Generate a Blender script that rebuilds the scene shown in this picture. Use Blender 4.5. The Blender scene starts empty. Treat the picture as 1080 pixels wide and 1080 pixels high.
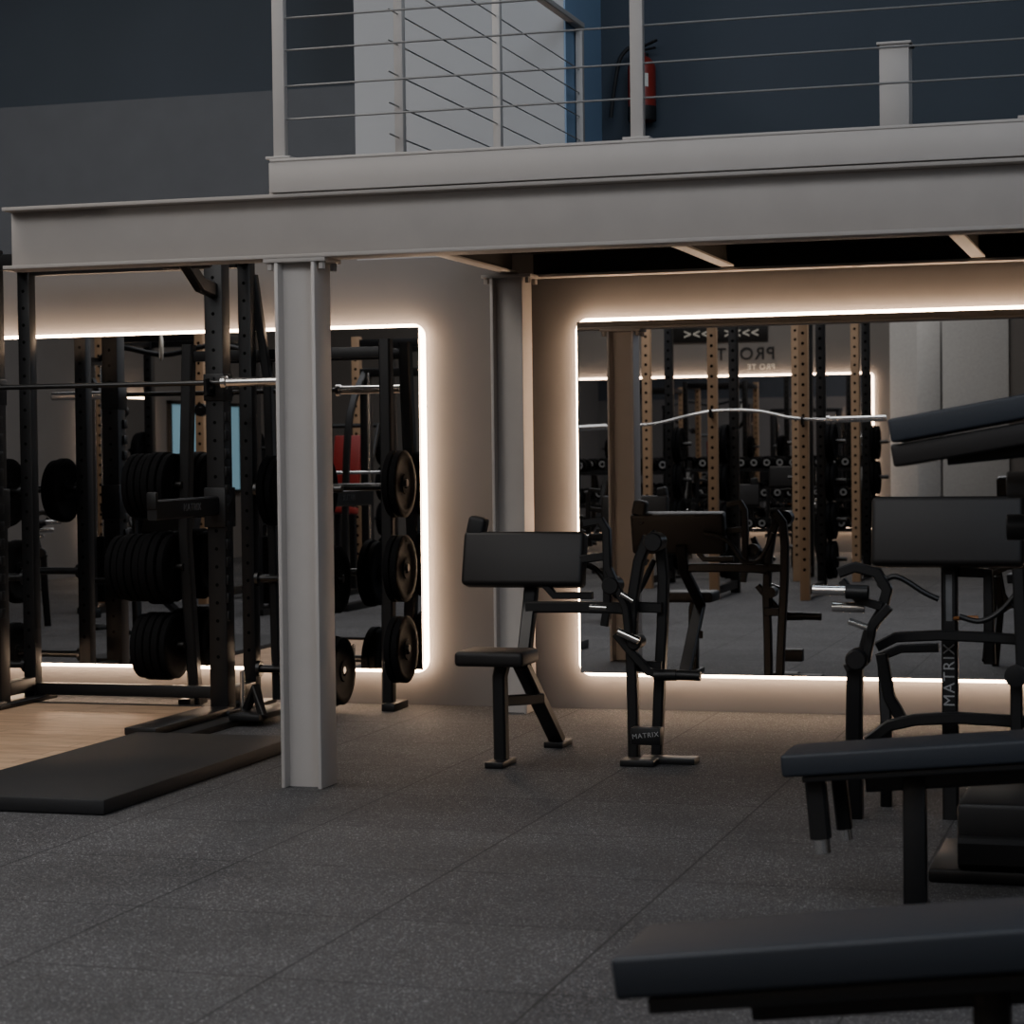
import bpy, bmesh, math, random
from mathutils import Vector, Matrix, Quaternion
random.seed(7)
SC = bpy.context.scene
COL = SC.collection

# ------------------------------------------------------------------ camera
FPX, CH = 2300.0, 1.45
TAN = 0.30
YAW = math.atan(TAN); PITCH = math.atan(60.0/FPX); ROLL = 0.012
F = Vector((-math.sin(YAW)*math.cos(PITCH), math.cos(YAW)*math.cos(PITCH), -math.sin(PITCH)))
R0 = Vector((math.cos(YAW), math.sin(YAW), 0))
U0 = R0.cross(F)
R = R0*math.cos(ROLL) - U0*math.sin(ROLL)
U = U0*math.cos(ROLL) + R0*math.sin(ROLL)
CAM = Vector((0, 0, CH))
cam_d = bpy.data.cameras.new('camera'); cam = bpy.data.objects.new('camera', cam_d); COL.objects.link(cam)
M = Matrix((R, U, -F)).transposed().to_4x4(); M.translation = CAM
cam.matrix_world = M
cam_d.sensor_width = 36; cam_d.lens = FPX/1080*36
cam_d.clip_end = 200
cam_d.dof.use_dof = True; cam_d.dof.focus_distance = 10.6; cam_d.dof.aperture_fstop = 5.0
SC.camera = cam

def ray(px, py): return F*FPX + R*(px-540) + U*(540-py)
def P(px, py, n):
    d = ray(px, py); return CAM + d*(n/d.y)
def H(px, py, z):
    d = ray(px, py); return CAM + d*((z-CH)/d.z)
def G(px, py): return H(px, py, 0)

# ------------------------------------------------------------------ materials
def nodes(name):
    m = bpy.data.materials.new(name); m.use_nodes = True
    nt = m.node_tree; return m, nt, nt.nodes['Principled BSDF']
def mat(name, col, rough=.5, metal=0, noise=.15, scale=30, bump=0, spec=.5, coat=0):
    m, nt, b = nodes(name)
    b.inputs['Roughness'].default_value = rough; b.inputs['Metallic'].default_value = metal
    b.inputs['Specular IOR Level'].default_value = spec
    b.inputs['Coat Weight'].default_value = coat
    g = nt.nodes.new('ShaderNodeNewGeometry')
    n = nt.nodes.new('ShaderNodeTexNoise'); n.inputs['Scale'].default_value = scale; n.inputs['Detail'].default_value = 4
    nt.links.new(g.outputs['Position'], n.inputs['Vector'])
    mix = nt.nodes.new('ShaderNodeMix'); mix.data_type = 'RGBA'
    mix.inputs[6].default_value = tuple(c*(1-noise) for c in col[:3])+(1,)
    mix.inputs[7].default_value = tuple(min(1, c*(1+noise)) for c in col[:3])+(1,)
    nt.links.new(n.outputs['Fac'], mix.inputs[0]); nt.links.new(mix.outputs[2], b.inputs['Base Color'])
    if bump:
        bp = nt.nodes.new('ShaderNodeBump'); bp.inputs['Strength'].default_value = bump; bp.inputs['Distance'].default_value = .002
        nt.links.new(n.outputs['Fac'], bp.inputs['Height']); nt.links.new(bp.outputs['Normal'], b.inputs['Normal'])
    return m
def emis(name, col, s):
    m, nt, b = nodes(name)
    b.inputs['Base Color'].default_value = col; b.inputs['Emission Color'].default_value = col; b.inputs['Emission Strength'].default_value = s
    return m
STEEL = mat('painted_grey_steel', (.43, .40, .375, 1), .5, 0, .06, 8)
STEELB = mat('painted_beam_steel', (.34, .31, .285, 1), .55, 0, .08, 6)
STEEL_SHADE = mat('shaded_beam_steel', (.03, .028, .026, 1), .7, 0, .08, 6, spec=.2)  # shade on webs and top flanges, put into the steel colour
BLACK = mat('black_powder_coat', (.006, .006, .0065, 1), .45, 0, .2, 60, spec=.4)
RUBB = mat('black_rubber', (.007, .007, .008, 1), .65, 0, .3, 80, .3)
PLATE = mat('black_rubber_plate', (.006, .006, .0065, 1), .75, 0, .2, 60, spec=.05)
PAD = mat('black_vinyl_pad', (.011, .0095, .009, 1), .5, 0, .15, 300, .25, spec=.35)
PAD_COOL = mat('cool_lit_vinyl_pad', (.016, .020, .027, 1), .55, 0, .15, 300, .3, spec=.4)  # same black vinyl with bluish cool light put into its colour
CHROME = mat('chrome', (.75, .74, .72, 1), .18, 1, .03, 20)
DARKM = mat('dark_bar_steel', (.08, .08, .08, 1), .35, 1, .05, 20)
TAN_M = mat('tan_upright_coat', (.38, .24, .135, 1), .55, 0, .12, 12)
HOLE = mat('hole_shadow', (.002, .002, .002, 1), .9, spec=.1)
LETTER = mat('grey_lettering', (.12, .12, .12, 1), .6)
LETTERB = mat('pale_lettering', (.28, .28, .28, 1), .6)
RED = mat('red_enamel', (.20, .018, .012, 1), .45)
REDB = mat('dark_red_vinyl', (.24, .012, .010, 1), .45)
ORANGE = mat('orange_plastic', (.25, .10, .03, 1), .4)
WHITEP = mat('white_paper_label', (.6, .58, .52, 1), .6)
WALLM = mat('grey_wall_paint', (.165, .154, .147, 1), .85, 0, .08, 3, .15)
WALL_UNLIT = mat('unlit_wall_band', (.066, .072, .083, 1), .85, 0, .15, 5, .2)  # same wall above the LED glow, its dimness put into the colour
NAVY = mat('navy_wall_paint', (.043, .055, .071, 1), .85, 0, .1, 2)
LIGHTW = mat('pale_partition_paint', (.36, .37, .385, 1), .8, 0, .04, 2)
BLUE_LIT = mat('blue_lit_partition_side', (.20, .30, .44, 1), .8, 0, .05, 2)  # bluish light on the partition's side face, put into its colour
CEILM = mat('dark_ceiling_paint', (.05, .052, .06, 1), .85)
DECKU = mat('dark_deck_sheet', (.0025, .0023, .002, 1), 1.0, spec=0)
ROPE = mat('steel_cable', (.40, .40, .40, 1), .4, .8)
WHITEW = mat('white_wall_paint', (.5, .5, .5, 1), .7)
LED = emis('warm_led', (1, .70, .47, 1), 27)
TEAL = emis('window_daylight', (.30, .55, .68, 1), .3)
MIR, nt, b = nodes('mirror_glass')
b.inputs['Base Color'].default_value = (.72, .72, .73, 1); b.inputs['Metallic'].default_value = 1; b.inputs['Roughness'].default_value = .005
# floor
FLOOR, nt, b = nodes('speckled_rubber_tiles')
g = nt.nodes.new('ShaderNodeNewGeometry')
br = nt.nodes.new('ShaderNodeTexBrick'); br.inputs['Scale'].default_value = 1
br.inputs['Brick Width'].default_value = .8; br.inputs['Row Height'].default_value = .8; br.offset = 0
br.inputs['Mortar Size'].default_value = .006; br.inputs['Mortar Smooth'].default_value = .5
br.inputs['Color1'].default_value = (.048, .047, .050, 1); br.inputs['Color2'].default_value = (.062, .061, .063, 1); br.inputs['Mortar'].default_value = (.022, .022, .023, 1)
nt.links.new(g.outputs['Position'], br.inputs['Vector'])
def noise(sc, det, ro):
    v = nt.nodes.new('ShaderNodeTexNoise'); v.inputs['Scale'].default_value = sc; v.inputs['Detail'].default_value = det; v.inputs['Roughness'].default_value = ro
    nt.links.new(g.outputs['Position'], v.inputs['Vector']); return v
vor = nt.nodes.new('ShaderNodeTexVoronoi'); vor.inputs['Scale'].default_value = 225
nt.links.new(g.outputs['Position'], vor.inputs['Vector'])
sep = nt.nodes.new('ShaderNodeSeparateColor'); nt.links.new(vor.outputs['Color'], sep.inputs[0])
rp = nt.nodes.new('ShaderNodeValToRGB'); rp.color_ramp.interpolation = 'LINEAR'
rp.color_ramp.elements[0].position = .82; rp.color_ramp.elements[1].position = .99
nt.links.new(sep.outputs[0], rp.inputs['Fac'])
mx = nt.nodes.new('ShaderNodeMix'); mx.data_type = 'RGBA'; mx.inputs[7].default_value = (.25, .245, .25, 1)
seamf = nt.nodes.new('ShaderNodeMath'); seamf.operation = 'MULTIPLY'
inv = nt.nodes.new('ShaderNodeMath'); inv.operation = 'SUBTRACT'; inv.inputs[0].default_value = 1; nt.links.new(br.outputs['Fac'], inv.inputs[1])
nt.links.new(rp.outputs['Color'], seamf.inputs[0]); nt.links.new(inv.outputs[0], seamf.inputs[1])
nt.links.new(seamf.outputs[0], mx.inputs[0]); nt.links.new(br.outputs['Color'], mx.inputs[6])
rd = nt.nodes.new('ShaderNodeMapRange'); rd.inputs[3].default_value = .4; rd.inputs[4].default_value = 1.35
nt.links.new(sep.outputs[1], rd.inputs[0])
n2 = noise(1.1, 8, .7)
mp = nt.nodes.new('ShaderNodeMapRange'); mp.inputs[1].default_value = .3; mp.inputs[2].default_value = .7; mp.inputs[3].default_value = .66; mp.inputs[4].default_value = 1.34
nt.links.new(n2.outputs['Fac'], mp.inputs[0])
mul = nt.nodes.new('ShaderNodeMath'); mul.operation = 'MULTIPLY'; nt.links.new(mp.outputs[0], mul.inputs[0]); nt.links.new(rd.outputs[0], mul.inputs[1])
mm = nt.nodes.new('ShaderNodeVectorMath'); mm.operation = 'SCALE'
nt.links.new(mx.outputs[2], mm.inputs[0]); nt.links.new(mul.outputs[0], mm.inputs['Scale'])
nt.links.new(mm.outputs[0], b.inputs['Base Color'])
b.inputs['Roughness'].default_value = .75
b.inputs['Specular IOR Level'].default_value = .4
vd = noise(70, 4, .8)
bp = nt.nodes.new('ShaderNodeBump'); bp.inputs['Strength'].default_value = .7; bp.inputs['Distance'].default_value = .004
nt.links.new(vd.outputs['Fac'], bp.inputs['Height']); nt.links.new(bp.outputs['Normal'], b.inputs['Normal'])
# wood
WOOD, nt, b = nodes('pale_wood_planks')
g = nt.nodes.new('ShaderNodeNewGeometry')
br = nt.nodes.new('ShaderNodeTexBrick'); br.inputs['Scale'].default_value = 1
br.inputs['Brick Width'].default_value = 1.3; br.inputs['Row Height'].default_value = .14; br.inputs['Mortar Size'].default_value = .003
br.inputs['Color1'].default_value = (.45, .285, .17, 1); br.inputs['Color2'].default_value = (.58, .385, .24, 1); br.inputs['Mortar'].default_value = (.22, .14, .085, 1)
nt.links.new(g.outputs['Position'], br.inputs['Vector'])
mpn = nt.nodes.new('ShaderNodeMapping'); mpn.inputs['Scale'].default_value = (3, 40, 1)
nt.links.new(g.outputs['Position'], mpn.inputs['Vector'])
nz = nt.nodes.new('ShaderNodeTexNoise'); nz.inputs['Scale'].default_value = 1.5; nz.inputs['Detail'].default_value = 5
nt.links.new(mpn.outputs[0], nz.inputs['Vector'])
mp = nt.nodes.new('ShaderNodeMapRange'); mp.inputs[1].default_value = .25; mp.inputs[2].default_value = .75; mp.inputs[3].default_value = .6; mp.inputs[4].default_value = 1.35
nt.links.new(nz.outputs['Fac'], mp.inputs[0])
mm = nt.nodes.new('ShaderNodeVectorMath'); mm.operation = 'SCALE'
nt.links.new(br.outputs['Color'], mm.inputs[0]); nt.links.new(mp.outputs[0], mm.inputs['Scale']); nt.links.new(mm.outputs[0], b.inputs['Base Color'])
b.inputs['Roughness'].default_value = .5

# ------------------------------------------------------------------ mesh helpers
V = Vector
def setmi(faces, mi):
    for f in faces: f.material_index = mi
def abox(bm, lo, hi, bev=0, mi=0, rot=None, seg=2):
    lo, hi = V(lo), V(hi)
    c = (lo+hi)/2; s = hi-lo
    t = bmesh.new(); bmesh.ops.create_cube(t, size=1)
    bmesh.ops.scale(t, vec=s, verts=t.verts)
    if bev: bmesh.ops.bevel(t, geom=list(t.edges), offset=bev, segments=seg, profile=.5, affect='EDGES')
    if rot is not None: bmesh.ops.transform(t, matrix=rot.to_4x4(), verts=t.verts)
    bmesh.ops.translate(t, vec=c, verts=t.verts)
    join(bm, t, mi)
def join(bm, t, mi=0):
    t.verts.ensure_lookup_table(); t.verts.index_update()
    mp = [bm.verts.new(v.co) for v in t.verts]
    for f in t.faces:
        nf = bm.faces.new([mp[v.index] for v in f.verts]); nf.material_index = mi
    t.free()
def catmull(pts, k=6):
    pts = [V(p) for p in pts]; out = []
    for i in range(len(pts)-1):
        p0 = pts[max(i-1, 0)]; p1 = pts[i]; p2 = pts[i+1]; p3 = pts[min(i+2, len(pts)-1)]
        for j in range(k):
            t = j/k
            out.append(.5*((2*p1)+(p2-p0)*t+(2*p0-5*p1+4*p2-p3)*t*t+(3*p1-p0-3*p2+p3)*t**3))
    out.append(pts[-1]); return out
def sweep(bm, pts, w, h=None, seg=0, mi=0, up=None, curve=False, bev=.15):
    pts = [V(p) for p in pts]
    if curve: pts = catmull(pts)
    h = h or w
    if seg: sec = [(w/2*math.cos(2*math.pi*i/seg), w/2*math.sin(2*math.pi*i/seg)) for i in range(seg)]
    else:
        c = min(w, h)*bev; a, b_ = w/2, h/2
        sec = [(a, -b_+c), (a, b_-c), (a-c, b_), (-a+c, b_), (-a, b_-c), (-a, -b_+c), (-a+c, -b_), (a-c, -b_)]
    rings = []
    tot = (pts[-1]-pts[0]).normalized()
    u = V(up) if up else (V((0, 0, 1)) if abs(tot.z) < .85 else V((0, 1, 0)))
    for i, p in enumerate(pts):
        if i == 0: t = pts[1]-pts[0]
        elif i == len(pts)-1: t = pts[-1]-pts[-2]
        else: t = (pts[i]-pts[i-1]).normalized()+(pts[i+1]-pts[i]).normalized()
        t.normalize()
        s = t.cross(u)
        if s.length < 1e-3: s = t.cross(V((1, 0, 0)))
        s.normalize(); uu = s.cross(t).normalized()
        u = uu if not up else u
        rings.append([bm.verts.new(p+s*a+uu*b2) for a, b2 in sec])
    n = len(sec); fs = []
    for r in range(len(rings)-1):
        for i in range(n):
            fs.append(bm.faces.new((rings[r][i], rings[r][(i+1) % n], rings[r+1][(i+1) % n], rings[r+1][i])))
    fs.append(bm.faces.new(rings[0][::-1])); fs.append(bm.faces.new(rings[-1]))
    setmi(fs, mi)
def lathe(bm, c, axis, prof, seg=32, mi=0):
    c = V(c); ax = V(axis).normalized()
    a = ax.cross(V((0, 0, 1)))
    if a.length < .01: a = V((1, 0, 0))
    a.normalize(); b_ = ax.cross(a)
    rings = []
    for r, t in prof:
        if r < 1e-5: rings.append([bm.verts.new(c+ax*t)])
        else: rings.append([bm.verts.new(c+ax*t+(a*math.cos(2*math.pi*i/seg)+b_*math.sin(2*math.pi*i/seg))*r) for i in range(seg)])
    fs = []
    for k in range(len(rings)-1):
        A, B_ = rings[k], rings[k+1]
        for i in range(seg):
            j = (i+1) % seg
            if len(A) == 1 and len(B_) == 1: continue
            if len(A) == 1: fs.append(bm.faces.new((A[0], B_[i], B_[j])))
            elif len(B_) == 1: fs.append(bm.faces.new((A[j], A[i], B_[0])))
            else: fs.append(bm.faces.new((A[j], A[i], B_[i], B_[j])))
    setmi(fs, mi)
def cyl(bm, p0, p1, r, seg=20, mi=0, r2=None):
    p0, p1 = V(p0), V(p1); L = (p1-p0).length; r2 = r2 or r
    lathe(bm, p0, p1-p0, [(0, 0), (r*.93, 0), (r, r*.07), (r2, L-r2*.07), (r2*.93, L), (0, L)], seg, mi)
def finish(bm, name, mats, origin=None):
    bmesh.ops.recalc_face_normals(bm, faces=bm.faces)
    for e in bm.edges:
        if len(e.link_faces) == 2 and e.calc_face_angle(0) > math.radians(32): e.smooth = False
    for f in bm.faces: f.smooth = True
    me = bpy.data.meshes.new(name)
    xs = [v.co for v in bm.verts]
    lo = V((min(v.x for v in xs), min(v.y for v in xs), min(v.z for v in xs))); hi = V((max(v.x for v in xs), max(v.y for v in xs), max(v.z for v in xs)))
    o = origin if origin is not None else V(((lo.x+hi.x)/2, (lo.y+hi.y)/2, lo.z))
    bmesh.ops.translate(bm, vec=-o, verts=bm.verts)
    bm.to_mesh(me); bm.free()
    for m in (mats if isinstance(mats, (list, tuple)) else [mats]): me.materials.append(m)
    ob = bpy.data.objects.new(name, me); COL.objects.link(ob); ob.location = o
    return ob
def top(bm, name, mats, label, cat, group=None):
    ob = finish(bm, name, mats); ob['label'] = label; ob['category'] = cat
    if group: ob['group'] = group
    return ob
def struct(bm, name, mats):
    ob = finish(bm, name, mats); ob['kind'] = 'structure'
    return ob
def thing(name, loc, label, cat, group=None):
    e = bpy.data.objects.new(name, None); COL.objects.link(e); e.location = loc; e.empty_display_size = .1
    e['label'] = label; e['category'] = cat
    if group: e['group'] = group
    return e
def world_loc(o):
    l = o.location.copy(); p = o.parent
    while p: l += p.location; p = p.parent
    return l
def part(bm, name, mats, parent, label=None):
    ob = finish(bm, name, mats)
    ob.location = ob.location - world_loc(parent); ob.parent = parent
    if label: ob['label'] = label
    return ob
def bpart(name, m, parent, lo, hi, bev=.006):
    bm = bmesh.new(); abox(bm, lo, hi, bev); return part(bm, name, m, parent)
def clone(e, loc, rz=0, label=None, group=None):
    c = e.copy(); COL.objects.link(c)
    def rec(src, dst):
        for ch in list(src.children):
            if ch.name.startswith('lettering'): continue
            k = ch.copy(); COL.objects.link(k); k.parent = dst; rec(ch, k)
    rec(e, c)
    c.location = loc; c.rotation_euler = (0, 0, math.radians(rz))
    if label: c['label'] = label
    if group: c['group'] = group
    return c
def text(body, size, mtx, m, parent=None, name='lettering', ext=.001, off=.015):
    cu = bpy.data.curves.new('t', 'FONT'); cu.body = body; cu.size = size; cu.extrude = ext; cu.align_x = 'CENTER'; cu.align_y = 'CENTER'
    cu.space_character = 1.15; cu.offset = size*off
    o = bpy.data.objects.new('t', cu); COL.objects.link(o)
    bpy.context.view_layer.update()
    me = bpy.data.meshes.new_from_object(o.evaluated_get(bpy.context.evaluated_depsgraph_get()))
    bpy.data.objects.remove(o)
    me.materials.clear(); me.materials.append(m)
    ob = bpy.data.objects.new(name, me); COL.objects.link(ob)
    loc = mtx.translation.copy(); me.transform(mtx.to_3x3().to_4x4())
    ob.location = loc
    if parent: ob.location = loc-world_loc(parent); ob.parent = parent
    return ob
def basis(x, y, loc):
    x = V(x).normalized(); y = V(y).normalized(); z = x.cross(y).normalized(); y = z.cross(x)
    m = Matrix((x, y, z)).transposed().to_4x4(); m.translation = V(loc); return m

# ------------------------------------------------------------------ room
XL, XR, YF, YB, YU, ZC = -13.0, 3.0, -7.5, 12.0, 12.82, 6.0
def sbox(name, lo, hi, m):
    bm = bmesh.new(); abox(bm, lo, hi); return struct(bm, name, m)
sbox('floor', (XL-.2, YF-.2, -.1), (XR+.2, YU+.3, 0), FLOOR)
sbox('ceiling', (XL-.2, YF-.2, ZC), (XR+.2, YU+.3, ZC+.1), CEILM)
sbox('wall_left', (XL-.2, YF, 0), (XL, YU, ZC), WALLM)
sbox('wall_right', (XR, YF, 0), (XR+.2, YU, ZC), WALLM)
sbox('wall_front', (XL, YF-.2, 0), (XR, YF, ZC), WALLM)
XLEDGE = P(377, 300, YB).x
XBR = P(597, 100, YB).x
bm = bmesh.new()
abox(bm, (XL, YB, 0), (XLEDGE, YU, 2.72)); abox(bm, (XL, YB, 2.72), (XLEDGE, YU, 3.62), 0, 1); abox(bm, (XLEDGE, YB, 0), (XR, YU, 2.6))
struct(bm, 'wall_back', [WALLM, WALL_UNLIT])
sbox('wall_upper', (XL, YU, 0), (XR, YU+.2, ZC), NAVY)
bm = bmesh.new(); abox(bm, (XLEDGE, YB, 2.6), (XBR-.01, YU, ZC)); abox(bm, (XBR-.01, YB+.002, 2.6), (XBR, YU, ZC), 0, 1); struct(bm, 'wall_partition', [LIGHTW, BLUE_LIT])

# ------------------------------------------------------------------ mezzanine
c1 = G(317.5, 832); CX, CN = c1.x, c1.y
BN = CN
ZB, ZT = 2.32, 2.60
def hcol(bm, x, y, z0, z1, w=.19, d=.19, tf=.016, tw=.012):
    abox(bm, (x-w/2, y-d/2, z0), (x+w/2, y-d/2+tf, z1), .002)
    abox(bm, (x-w/2, y+d/2-tf, z0), (x+w/2, y+d/2, z1), .002)
    abox(bm, (x-tw/2, y-d/2+tf, z0), (x+tw/2, y+d/2-tf, z1))
def hcol2(bm, x, y, z0, z1, w=.19, d=.19, tf=.018, tw=.012):
    abox(bm, (x-w/2, y-d/2, z0), (x-w/2+tf, y+d/2, z1), .004)
    abox(bm, (x+w/2-tf, y-d/2, z0), (x+w/2, y+d/2, z1), .004)
    abox(bm, (x-w/2+tf, y-tw/2-.03, z0), (x+w/2-tf, y+tw/2-.03, z1))
def column(x, y, z1, label):
    e = thing('steel_column', (x, y, 0), label, 'column')
    bm = bmesh.new(); hcol2(bm, x, y, 0.0, z1-.018); part(bm, 'shaft', STEEL, e)
    bm = bmesh.new(); abox(bm, (x-.145, y-.098, z1-.018), (x+.145, y+.098, z1), .002)
    for sx in (-.12, .12):
        for sy in (-.07, .07): cyl(bm, (x+sx, y+sy, z1-.05), (x+sx, y+sy, z1-.018), .016, 6)
    part(bm, 'cap_plate', STEELB, e)
    return e
column(CX, CN+.10, ZB, 'grey painted steel column carrying the mezzanine edge beam')
c2 = P(541, 500, 11.78)
column(c2.x, 11.78, 2.46, 'grey painted steel column against the mirrored wall')
def ibeam(bm, p0, p1, zb, zt, w=.18, tf=.016, tw=.01, webmi=0):
    p0, p1 = V(p0), V(p1)
    alongx = abs(p1.x-p0.x) > abs(p1.y-p0.y)
    for k, (hw, a, b_) in enumerate(((w/2, zb, zb+tf), (w/2, zt-tf, zt), (tw/2, zb+tf, zt-tf))):
        mi = webmi if k else 0
        if alongx: abox(bm, (p0.x, p0.y-hw, a), (p1.x, p0.y+hw, b_), .0015, mi)
        else: abox(bm, (p0.x-hw, p0.y, a), (p0.x+hw, p1.y, b_), .0015, mi)
xb0 = P(2, 240, BN).x
bm = bmesh.new(); ibeam(bm, (xb0, BN+.09, 0), (XR, BN+.09, 0), ZB, ZT)
top(bm, 'steel_beam', STEELB, 'long grey steel edge beam carrying the mezzanine', 'beam')
XD = P(286, 185, BN).x
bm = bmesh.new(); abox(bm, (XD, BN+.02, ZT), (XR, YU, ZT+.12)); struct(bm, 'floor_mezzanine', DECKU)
bm = bmesh.new()
abox(bm, (XD, BN-.012, ZT+.004), (XR, BN+.018, ZT+.145), .003)
abox(bm, (XD, BN-.018, ZT+.137), (XR, BN+.06, ZT+.15), .003)
struct(bm, 'trim_1', STEEL)
bm = bmesh.new(); abox(bm, (XD-.02, BN+.02, ZT), (XD, YB-.02, ZT+.14), .003); struct(bm, 'trim_2', STEEL)
for jx in (c2.x, -2.3, -.95, .5):
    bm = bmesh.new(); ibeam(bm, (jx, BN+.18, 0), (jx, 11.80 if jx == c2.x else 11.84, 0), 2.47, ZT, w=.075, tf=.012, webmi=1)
    top(bm, 'deck_joist', [STEEL, STEEL_SHADE], 'grey steel joist under the dark mezzanine deck', 'beam', 'joists under the mezzanine')
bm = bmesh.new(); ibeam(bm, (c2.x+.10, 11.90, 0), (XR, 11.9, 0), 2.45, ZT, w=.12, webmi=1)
top(bm, 'steel_beam', [STEEL, STEEL_SHADE], 'slim steel beam along the wall above the mirror', 'beam')

def railpost(e, x, y, z1, w=.055):
    bm = bmesh.new(); z0 = ZT+.15
    abox(bm, (x-w/2, y-.02, z0), (x+w/2, y+.02, z1), .004)
    abox(bm, (x-w/2-.03, y-.04, z0), (x+w/2+.03, y+.04, z0+.012), .003)
    part(bm, 'post', STEEL, e)
ZR = 3.90
zs = [P(300, yy, BN).z for yy in (125, 90, 52, 18)]
zs = zs+[zs[-1]+.15, zs[-1]+.30]
e = thing('railing', (XD+.03, BN, ZT), 'grey steel guard railing with thin horizontal cables on the mezzanine front', 'railing')
xp = [P(293, 100, BN).x, P(671, 100, BN).x]; xp.append(2*xp[1]-xp[0])
for x in xp: railpost(e, x, BN+.025, ZR)
for z in zs:
    bm = bmesh.new(); sweep(bm, [(xp[0], BN+.025, z), (XR, BN+.025, z)], .009, seg=8); part(bm, 'cable', ROPE, e)
bm = bmesh.new(); sweep(bm, [(xp[0]-.03, BN+.025, ZR+.02), (XR, BN+.025, ZR+.02)], .05, .04); part(bm, 'top_rail', STEEL, e)
rx = -3.22
e = thing('railing', (rx, 9.3, ZT), 'grey steel cable railing running back towards the partition', 'railing')
def ny(px):
    d = ray(px, 100); return rx/d.x*d.y
ys = [ny(422), ny(525), ny(612)]
for y in ys:
    bm = bmesh.new(); z0 = ZT+.12
    abox(bm, (rx-.02, y-.0225, z0), (rx+.02, y+.0225, ZR), .004); abox(bm, (rx-.04, y-.05, z0), (rx+.04, y+.05, z0+.012), .003)
    part(bm, 'post', STEEL, e)
for i in range(7):
    z = ZT+.25+i*.135
    bm = bmesh.new(); sweep(bm, [(rx, BN+.1, z), (rx, ys[-1], z)], .007, seg=6); part(bm, 'cable', ROPE, e)
bm = bmesh.new(); sweep(bm, [(rx, BN+.1, ZR+.015), (rx, ys[-1]+.02, ZR+.015)], .05, .035); part(bm, 'top_rail', STEEL, e)
a = P(926, 45, 9.6); b2 = P(960, 45, 9.6)
bm = bmesh.new(); hcol(bm, (a.x+b2.x)/2, 9.66, ZT+.12, a.z-.012, w=(b2.x-a.x)*.92, d=.13)
abox(bm, (a.x-.005, 9.585, a.z-.012), (b2.x+.005, 9.735, a.z), .002)
top(bm, 'steel_post', STEEL, 'short pale steel post standing on the mezzanine deck', 'post')
# fire extinguisher
pe = P(677, 90, YU-.09)
zt = P(673, 50, YU-.09).z; zb = P(673, 128, YU-.09).z; rr = .083
e = thing('fire_extinguisher', (pe.x, YU-.09, zb), 'red fire extinguisher with black hose hung on dark wall', 'fire extinguisher')
bm = bmesh.new(); Hh = zt-zb
lathe(bm, (pe.x, YU-.09, zb), (0, 0, 1), [(0, .02), (.06, .02), (rr-.008, 0), (rr, .01), (rr, Hh*.72), (rr-.01, Hh*.79), (.05, Hh*.85), (.022, Hh*.88), (.022, Hh*.92), (0, Hh*.92)], 28)
part(bm, 'body', RED, e)
bm = bmesh.new(); lathe(bm, (pe.x, YU-.09, zb), (0, 0, 1), [(rr+.0005, .0), (rr+.002, .004), (rr+.002, .08), (rr+.0005, .084)], 28); part(bm, 'base_ring', RUBB, e)
bm = bmesh.new()
t_ = [math.radians(a_) for a_ in range(-30, 41, 10)]
vv = [[bm.verts.new((pe.x+(rr+.0015)*math.sin(t), YU-.09-(rr+.0015)*math.cos(t), zb+z)) for t in t_] for z in (Hh*.44, Hh*.62)]
for i in range(len(t_)-1): bm.faces.new((vv[0][i], vv[0][i+1], vv[1][i+1], vv[1][i]))
part(bm, 'paper_label', WHITEP, e)
bm = bmesh.new()
cyl(bm, (pe.x, YU-.09, zb+Hh*.9), (pe.x, YU-.09, zb+Hh*1.0), .018); sweep(bm, [(pe.x-.02, YU-.09, zb+Hh*.98), (pe.x+.05, YU-.11, zb+Hh*1.03), (pe.x+.1, YU-.12, zb+Hh*1.07)], .022, .012)
sweep(bm, [(pe.x-.01, YU-.09, zb+Hh*.95), (pe.x+.09, YU-.12, zb+Hh*.97)], .02, .01)
part(bm, 'valve_handle', BLACK, e)
bm = bmesh.new(); sweep(bm, [(pe.x-.01, YU-.09, zb+Hh*.97), (pe.x-.07, YU-.1, zb+Hh*1.0), (pe.x-.13, YU-.1, zb+Hh*.85), (pe.x-.16, YU-.1, zb+Hh*.55), (pe.x-.18, YU-.1, zb+Hh*.25), (pe.x-.19, YU-.1, zb+.03)], .024, seg=10, curve=True)
part(bm, 'hose', RUBB, e)
bpart('wall_bracket', BLACK, e, (pe.x-.02, YU-.02, zb+Hh*.7), (pe.x+.02, YU, zb+Hh*.95), .002)

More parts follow.
